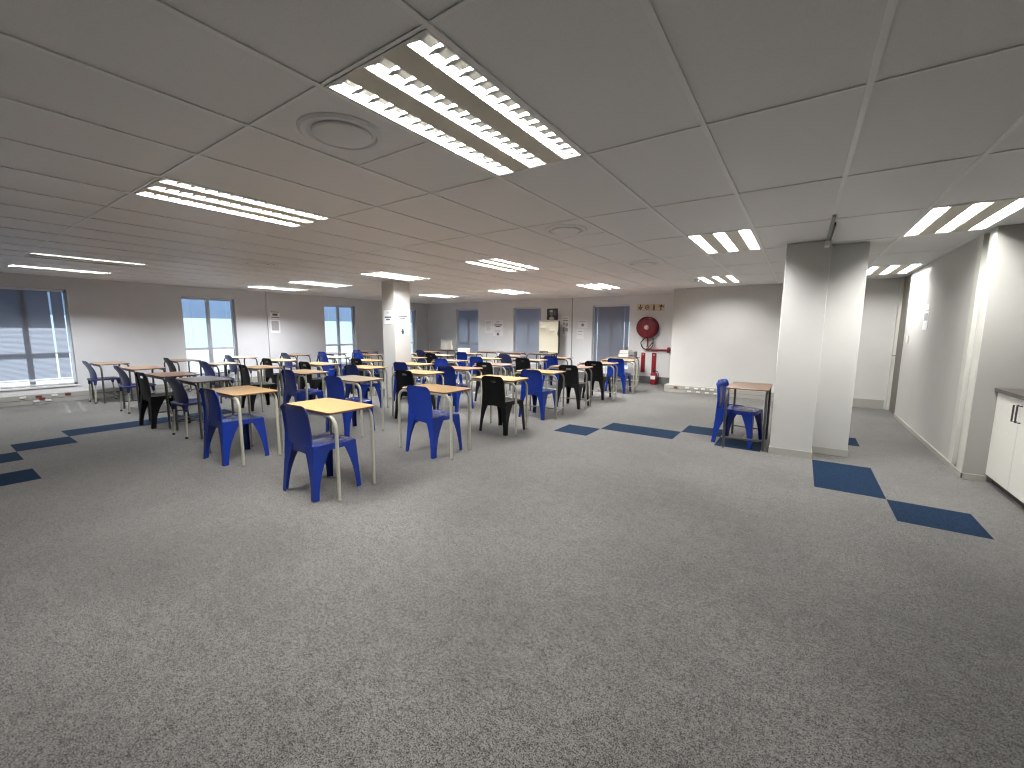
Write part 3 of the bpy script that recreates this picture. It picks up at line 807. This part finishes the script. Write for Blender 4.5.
panel('paper_notice', 'y', k5(798, 495), k5(915, 665), 'paper', 'lower white notice right of the wall conduit', 'notice', gN, [(.15,.2,.85,.26,'ink_soft'), (.15,.5,.8,.55,'ink_soft')])
k4 = lambda x, y: (255+x*.05857, 295+y*.05857)
panel('paper_notice', 'x', k4(250, 280), k4(428, 400), 'paper', 'upper notice on the pilaster of the window wall', 'notice', gN, [(.05,.02,.95,.12,'ink'), (.25,.3,.75,.6,'ink'), (.1,.82,.95,.92,'ink')], off=.05)
panel('paper_notice', 'x', k4(255, 425), k4(438, 650), 'paper', 'lower notice on the pilaster of the window wall', 'notice', gN, [(.12,.08,.85,.80,'ink_soft')], off=.05)
sheet('paper_notice', 'cy', (-7.06, 1.80), (-6.80, 1.52), 'paper', 'white notice on the left face of the middle column', 'notice', gN, heading)
sheet('paper_notice', 'cx', (5.70, 1.80), (6.00, 1.56), 'paper', 'upper notice on the right face of the middle column', 'notice', gN, heading)
sheet('paper_notice', 'cx', (5.70, 1.545), (6.00, 1.28), 'paper', 'lower notice with dark arrow on right face of the middle column', 'notice', gN, arrow+[(.02,.93,.98,.96,'ink_soft')])
sheet('paper_notice', 'r', (8.19, 1.70), (7.92, 1.45), 'paper', 'white notice on the right wall by the corridor', 'notice', gN, [(.12,.1,.88,.5,'ink_soft')])
sheet('paper_slip', 'r', (8.12, 1.80), (7.94, 1.72), 'paper', 'small paper slip just above the right wall notice', 'notice', gN)
o = sheet('light_switch', 'r', (9.16, 1.36), (9.02, 1.24), 'socket_white', 'white light switch on the right wall beside the corridor door', 'switch', None, [(.15,.2,.45,.8,'white'), (.55,.2,.85,.8,'white')], th=.012)
# framed portrait photograph (generic sitter)
pr = panel('framed_portrait', 'y', k5(295, 148), k5(475, 338), 'photo_black', 'small black framed portrait photograph above the flip chart', 'picture', None, (), th=.015)
b = MB()
def disc(b, cx, cz, rx, rz, mt, y=-.0165, n=20):
    b.add([(cx+rx*math.cos(2*PI*k/n), y, cz+rz*math.sin(2*PI*k/n)) for k in range(n)], [tuple(range(n))], mt)
disc(b, -.03, .03, .065, .09, 'photo_grey'); disc(b, -.035, .095, .06, .03, 'photo_pale', -.017); disc(b, -.02, -.13, .09, .055, 'photo_pale', -.0165); disc(b, .09, .03, .02, .08, 'photo_grey'); disc(b, -.05, .03, .012, .008, 'photo_black', -.018); disc(b, -.0, .03, .012, .008, 'photo_black', -.018)
disc(b, -.025, -.02, .02, .006, 'photo_black', -.018)
b.build('photograph', pr)
# four safety signs in a strip
kS = lambda x, y: (620+x*.0651, 295+y*.0651)
SG = [(265, 365), (368, 468), (471, 575), (578, 685)]
def sign(k, label):
    x0, x1 = SG[k]
    r = panel('safety_sign', 'y', kS(x0, 140), kS(x1, 242), 'sign', label, 'sign', 'safety signs above the fire hose reel', (), th=.004)
    b = MB(); y = -.0055
    if k == 0:       # arrow pointing down
        b.add([(-.016,y,.075),(.016,y,.075),(.016,y,-.01),(-.016,y,-.01)], [(0,1,2,3)], 'sign_ink')
        b.add([(-.075,y,.02),(-.04,y,.02),(0,y,-.03),(.04,y,.02),(.075,y,.02),(0,y,-.08)], [(0,1,2,5),(2,3,4,5)], 'sign_ink')
    elif k == 1:     # hose reel
        n = 24; v = [(.058*math.cos(2*PI*q/n), y, .058*math.sin(2*PI*q/n)) for q in range(n)]+[(.036*math.cos(2*PI*q/n), y, .036*math.sin(2*PI*q/n)) for q in range(n)]
        b.add(v, [(q, (q+1) % n, n+(q+1) % n, n+q) for q in range(n)], 'sign_ink'); disc(b, 0, 0, .018, .018, 'sign_ink', y)
    elif k == 2:     # extinguisher
        b.add([(-.02,y,-.075),(.022,y,-.075),(.022,y,.03),(-.02,y,.03)], [(0,1,2,3)], 'sign_ink'); disc(b, 0, .035, .02, .02, 'sign_ink', y-.0002)
        b.add([(-.008,y,.04),(.008,y,.04),(.008,y,.075),(-.008,y,.075)], [(0,1,2,3)], 'sign_ink'); b.add([(-.03,y,.062),(.012,y,.062),(.012,y,.074),(-.03,y,.074)], [(0,1,2,3)], 'sign_ink')
    else:            # arrow turning to the right
        b.add([(-.018,y,-.08),(.012,y,-.08),(.012,y,.03),(-.018,y,.03)], [(0,1,2,3)], 'sign_ink'); b.add([(-.06,y,.02),(.06,y,.02),(.06,y,.045),(-.06,y,.045)], [(0,1,2,3)], 'sign_ink')
        b.add([(-.03,y,.045),(.03,y,.045),(0,y,.085)], [(0,1,2)], 'sign_ink'); b.add([(.04,y,-.005),(.06,y,-.005),(.075,y,.045),(.04,y,.045)], [(0,1,2,3)], 'sign_ink')
    b.build('pictogram', r)
for k, lb in enumerate(['beige sign with a dark down arrow, leftmost of four above the hose reel', 'beige sign with a ring symbol, second of four above the hose reel',
                        'beige sign with an extinguisher symbol, third of four above the hose reel', 'beige sign with an arrow bent rightwards, rightmost above the hose reel']): sign(k, lb)
# ------------------------------------------------------- fire equipment -----
hx, hz = -3.395, 1.505
px0 = at_y(650.5, 349.5, YF).z
hr = empty('fire_hose_reel', (hx, YF, hz), label='large round dark red fire hose reel on the far wall', cat='hose reel')
b = MB(); b.lathe((0,0,0), [(.001, -.20), (.19, -.20), (.268, -.195), (.281, -.185), (.281, -.175), (.19, -.165)], 'red_deep', 48, 'y'); b.build('front_disc', hr, smooth=True)
b = MB(); b.lathe((0,0,0), [(.19, -.06), (.281, -.05), (.281, -.04), (.001, -.03)], 'red_deep', 48, 'y'); b.build('rear_disc', hr, smooth=True)
b = MB(); b.lathe((0,0,0), [(.19, -.17)]+[(.247+.016*((q % 2)), -.165+q*.0165) for q in range(7)]+[(.19, -.06)], 'red_dark', 40, 'y'); b.build('wound_hose', hr, smooth=True)
b = MB(); b.lathe((0,0,0), [(.001, -.235), (.05, -.235), (.062, -.225), (.066, -.20), (.001, -.198)], 'hub', 28, 'y'); b.build('hub', hr, smooth=True)
b = MB(); b.cyl((0, -.20, 0), 'y', .03, .20, 'red', 20); b.box((-.03, -.02, -.05), (.03, 0, .05), 'red'); b.build('wall_bracket', hr)
for q in range(3):
    a = q*2*PI/3+.5
    b = MB(); b.tube([(.07*math.cos(a), -.203, .07*math.sin(a)), (.24*math.cos(a), -.203, .24*math.sin(a))], .006, 'red_dark', 6); b.build('spoke', hr)
pts = [(-.06, -.11, -.27)]+[(.0+.165*math.cos(PI+PI*q/12), -.10, -.40+.185*math.sin(PI+PI*q/12)) for q in range(0, 13)]+[(.15, -.10, -.28)]
b = MB().tube(pts, .014, 'hose', 8); b.build('hose_loop', hr, smooth=True)
b = MB().tube([(0, -.06, -.25), (0, -.06, px0+.055-hz)], .018, 'red', 10); b.build('feed_pipe', hr, smooth=True)
b = MB().tube([(.02, -.09, -.56), (.17, -.12, -.38)], [.010, .018], 'hose', 8); b.build('nozzle', hr, smooth=True)
px0 = at_y(650.5, 349.5, YF).z
wp = empty('water_pipe', (-3.36, YF-.06, px0), label='red water pipe running right from below the hose reel', cat='pipe')
b = MB().tube([(-.05, 0, 0), (.70, 0, 0)], .024, 'red', 12); b.build('pipe', wp, smooth=True)
b = MB(); b.cyl((.50, 0, 0), 'x', .075, .022, 'red', 20); b.cyl((.535, 0, 0), 'x', .075, .022, 'red', 20); b.build('flange', wp)
b = MB(); b.cyl((-.06, 0, 0), 'x', .032, .08, 'red', 14); b.box((.2, .02, -.03), (.23, .06, .03), 'red'); b.build('coupling', wp)
kR = lambda x, y: (630+x*.0677, 340+y*.0677)
for (c0, c1, lb) in [(kR(170, 185), kR(215, 478), 'left red extinguisher backing board on the far wall'), (kR(328, 188), kR(378, 500), 'right red backing board, above the fire extinguisher')]:
    r = panel('backing_board', 'y', c0, c1, 'red', lb, 'backing board', 'red backing boards on the far wall', (), th=.018)
    b = MB(); b.box((-.012, -.035, .20), (.012, -.018, .25), 'hub'); b.build('hook', r)
ex = empty('fire_extinguisher', (-3.16, 11.27, 0), label='red fire extinguisher with white label standing on the floor', cat='fire extinguisher')
MB().lathe((0,0,0), [(.001, 0), (.082, 0), (.088, .012), (.088, .26), (.075, .30), (.035, .325), (.001, .326)], 'red', 28).build('cylinder', ex, smooth=True)
b = MB(); n = 14
pts0 = [(.0893*math.cos(-PI*.95+PI*.65*k/n), .0893*math.sin(-PI*.95+PI*.65*k/n)) for k in range(n+1)]
b.loft([[(x, y, .14) for x, y in pts0], [(x, y, .235) for x, y in pts0]], 'paper', False, False, closed=False); b.build('paper_label', ex, smooth=True)
b = MB(); b.cyl((0,0,.32), 'z', .024, .05, 'rubber', 14); b.box((-.012, -.09, .365), (.012, .03, .378), 'rubber'); b.box((-.010, -.08, .392), (.010, .03, .402), 'rubber'); b.build('valve', ex)
MB().tube([(.02, -.01, .35), (.09, -.01, .35), (.118, -.01, .30), (.118, -.01, .12), (.112, -.01, .06)], .011, 'rubber', 8).build('hose', ex, smooth=True)

# ---------------------------------------------------------- kitchen unit ----
CXF = 1.548
def cabinet(y1, label):
    w = 1.05
    r = empty('kitchen_cabinet', (CXF, y1-w/2, 0), label=label, cat='cabinet', group='white kitchen base cabinets')
    b = MB(); b.box((.02, -w/2+.001, .10), (.57, w/2-.001, .868), 'cab'); b.build('body', r)
    b = MB(); b.box((.05, -w/2+.001, 0), (.55, w/2-.001, .10), 'plinth'); b.build('plinth', r)
    for s in (-1, 1):
        d = MB(); d.box((0, s*.002, .075), (.018, s*(w/2-.002), .862), 'cab').build('door', r, bevel=.002)
        yh = s*.035
        MB().tube([(.001, yh, .81), (-.03, yh, .81), (-.03, yh, .67), (.001, yh, .67)], .0065, 'dark_tube', 8).build('handle', d if False else [c for c in bpy.data.objects if c.parent == r and c.name.startswith('door')][-1], smooth=False)
    return r
cabinet(YK-.002, 'white kitchen cabinet with dark handles against the kitchen wall')
cabinet(YK-1.054, 'second white kitchen cabinet, nearer the viewer along the counter')
b = MB(); b.box((CXF-.022, YK-2.2, .868), (XK-.005, YK-.002, .903), 'worktop')
tag(b.build('worktop', bevel=.003), 'dark brown worktop on the white kitchen cabinets', 'worktop')

# ------------------------------------------------------- light and view -----
w = bpy.data.worlds.new('sky'); S.world = w; w.use_nodes = True
nt = w.node_tree; bg = nt.nodes['Background']
bg.inputs['Color'].default_value = (.68, .82, .95, 1); bg.inputs['Strength'].default_value = 1.7

sl = bpy.data.lights.new('sun', 'SUN'); sl.energy = 11.0; sl.angle = .009; sl.color = (1, .96, .90)
so = bpy.data.objects.new('sun', sl); COL.objects.link(so); so.location = (-40, 4, 30)
el, az = math.radians(37), math.radians(-6)
so.rotation_euler = Vector((math.cos(el)*math.cos(az), math.cos(el)*math.sin(az), -math.sin(el))).to_track_quat('-Z', 'Y').to_euler()

vs_ = S.view_settings
S.display_settings.display_device = 'sRGB'
vs_.view_transform = 'Standard'; vs_.look = 'None'; vs_.gamma = 1; vs_.exposure = 0.0; vs_.use_curve_mapping = False
cy = S.cycles
cy.use_denoising = True; cy.filter_width = 1.2
cy.max_bounces = 9; cy.diffuse_bounces = 5; cy.glossy_bounces = 4; cy.transparent_max_bounces = 8
cy.sample_clamp_indirect = 6.0
cy.caustics_reflective = False; cy.caustics_refractive = False
try: cy.use_light_tree = True
except Exception: pass
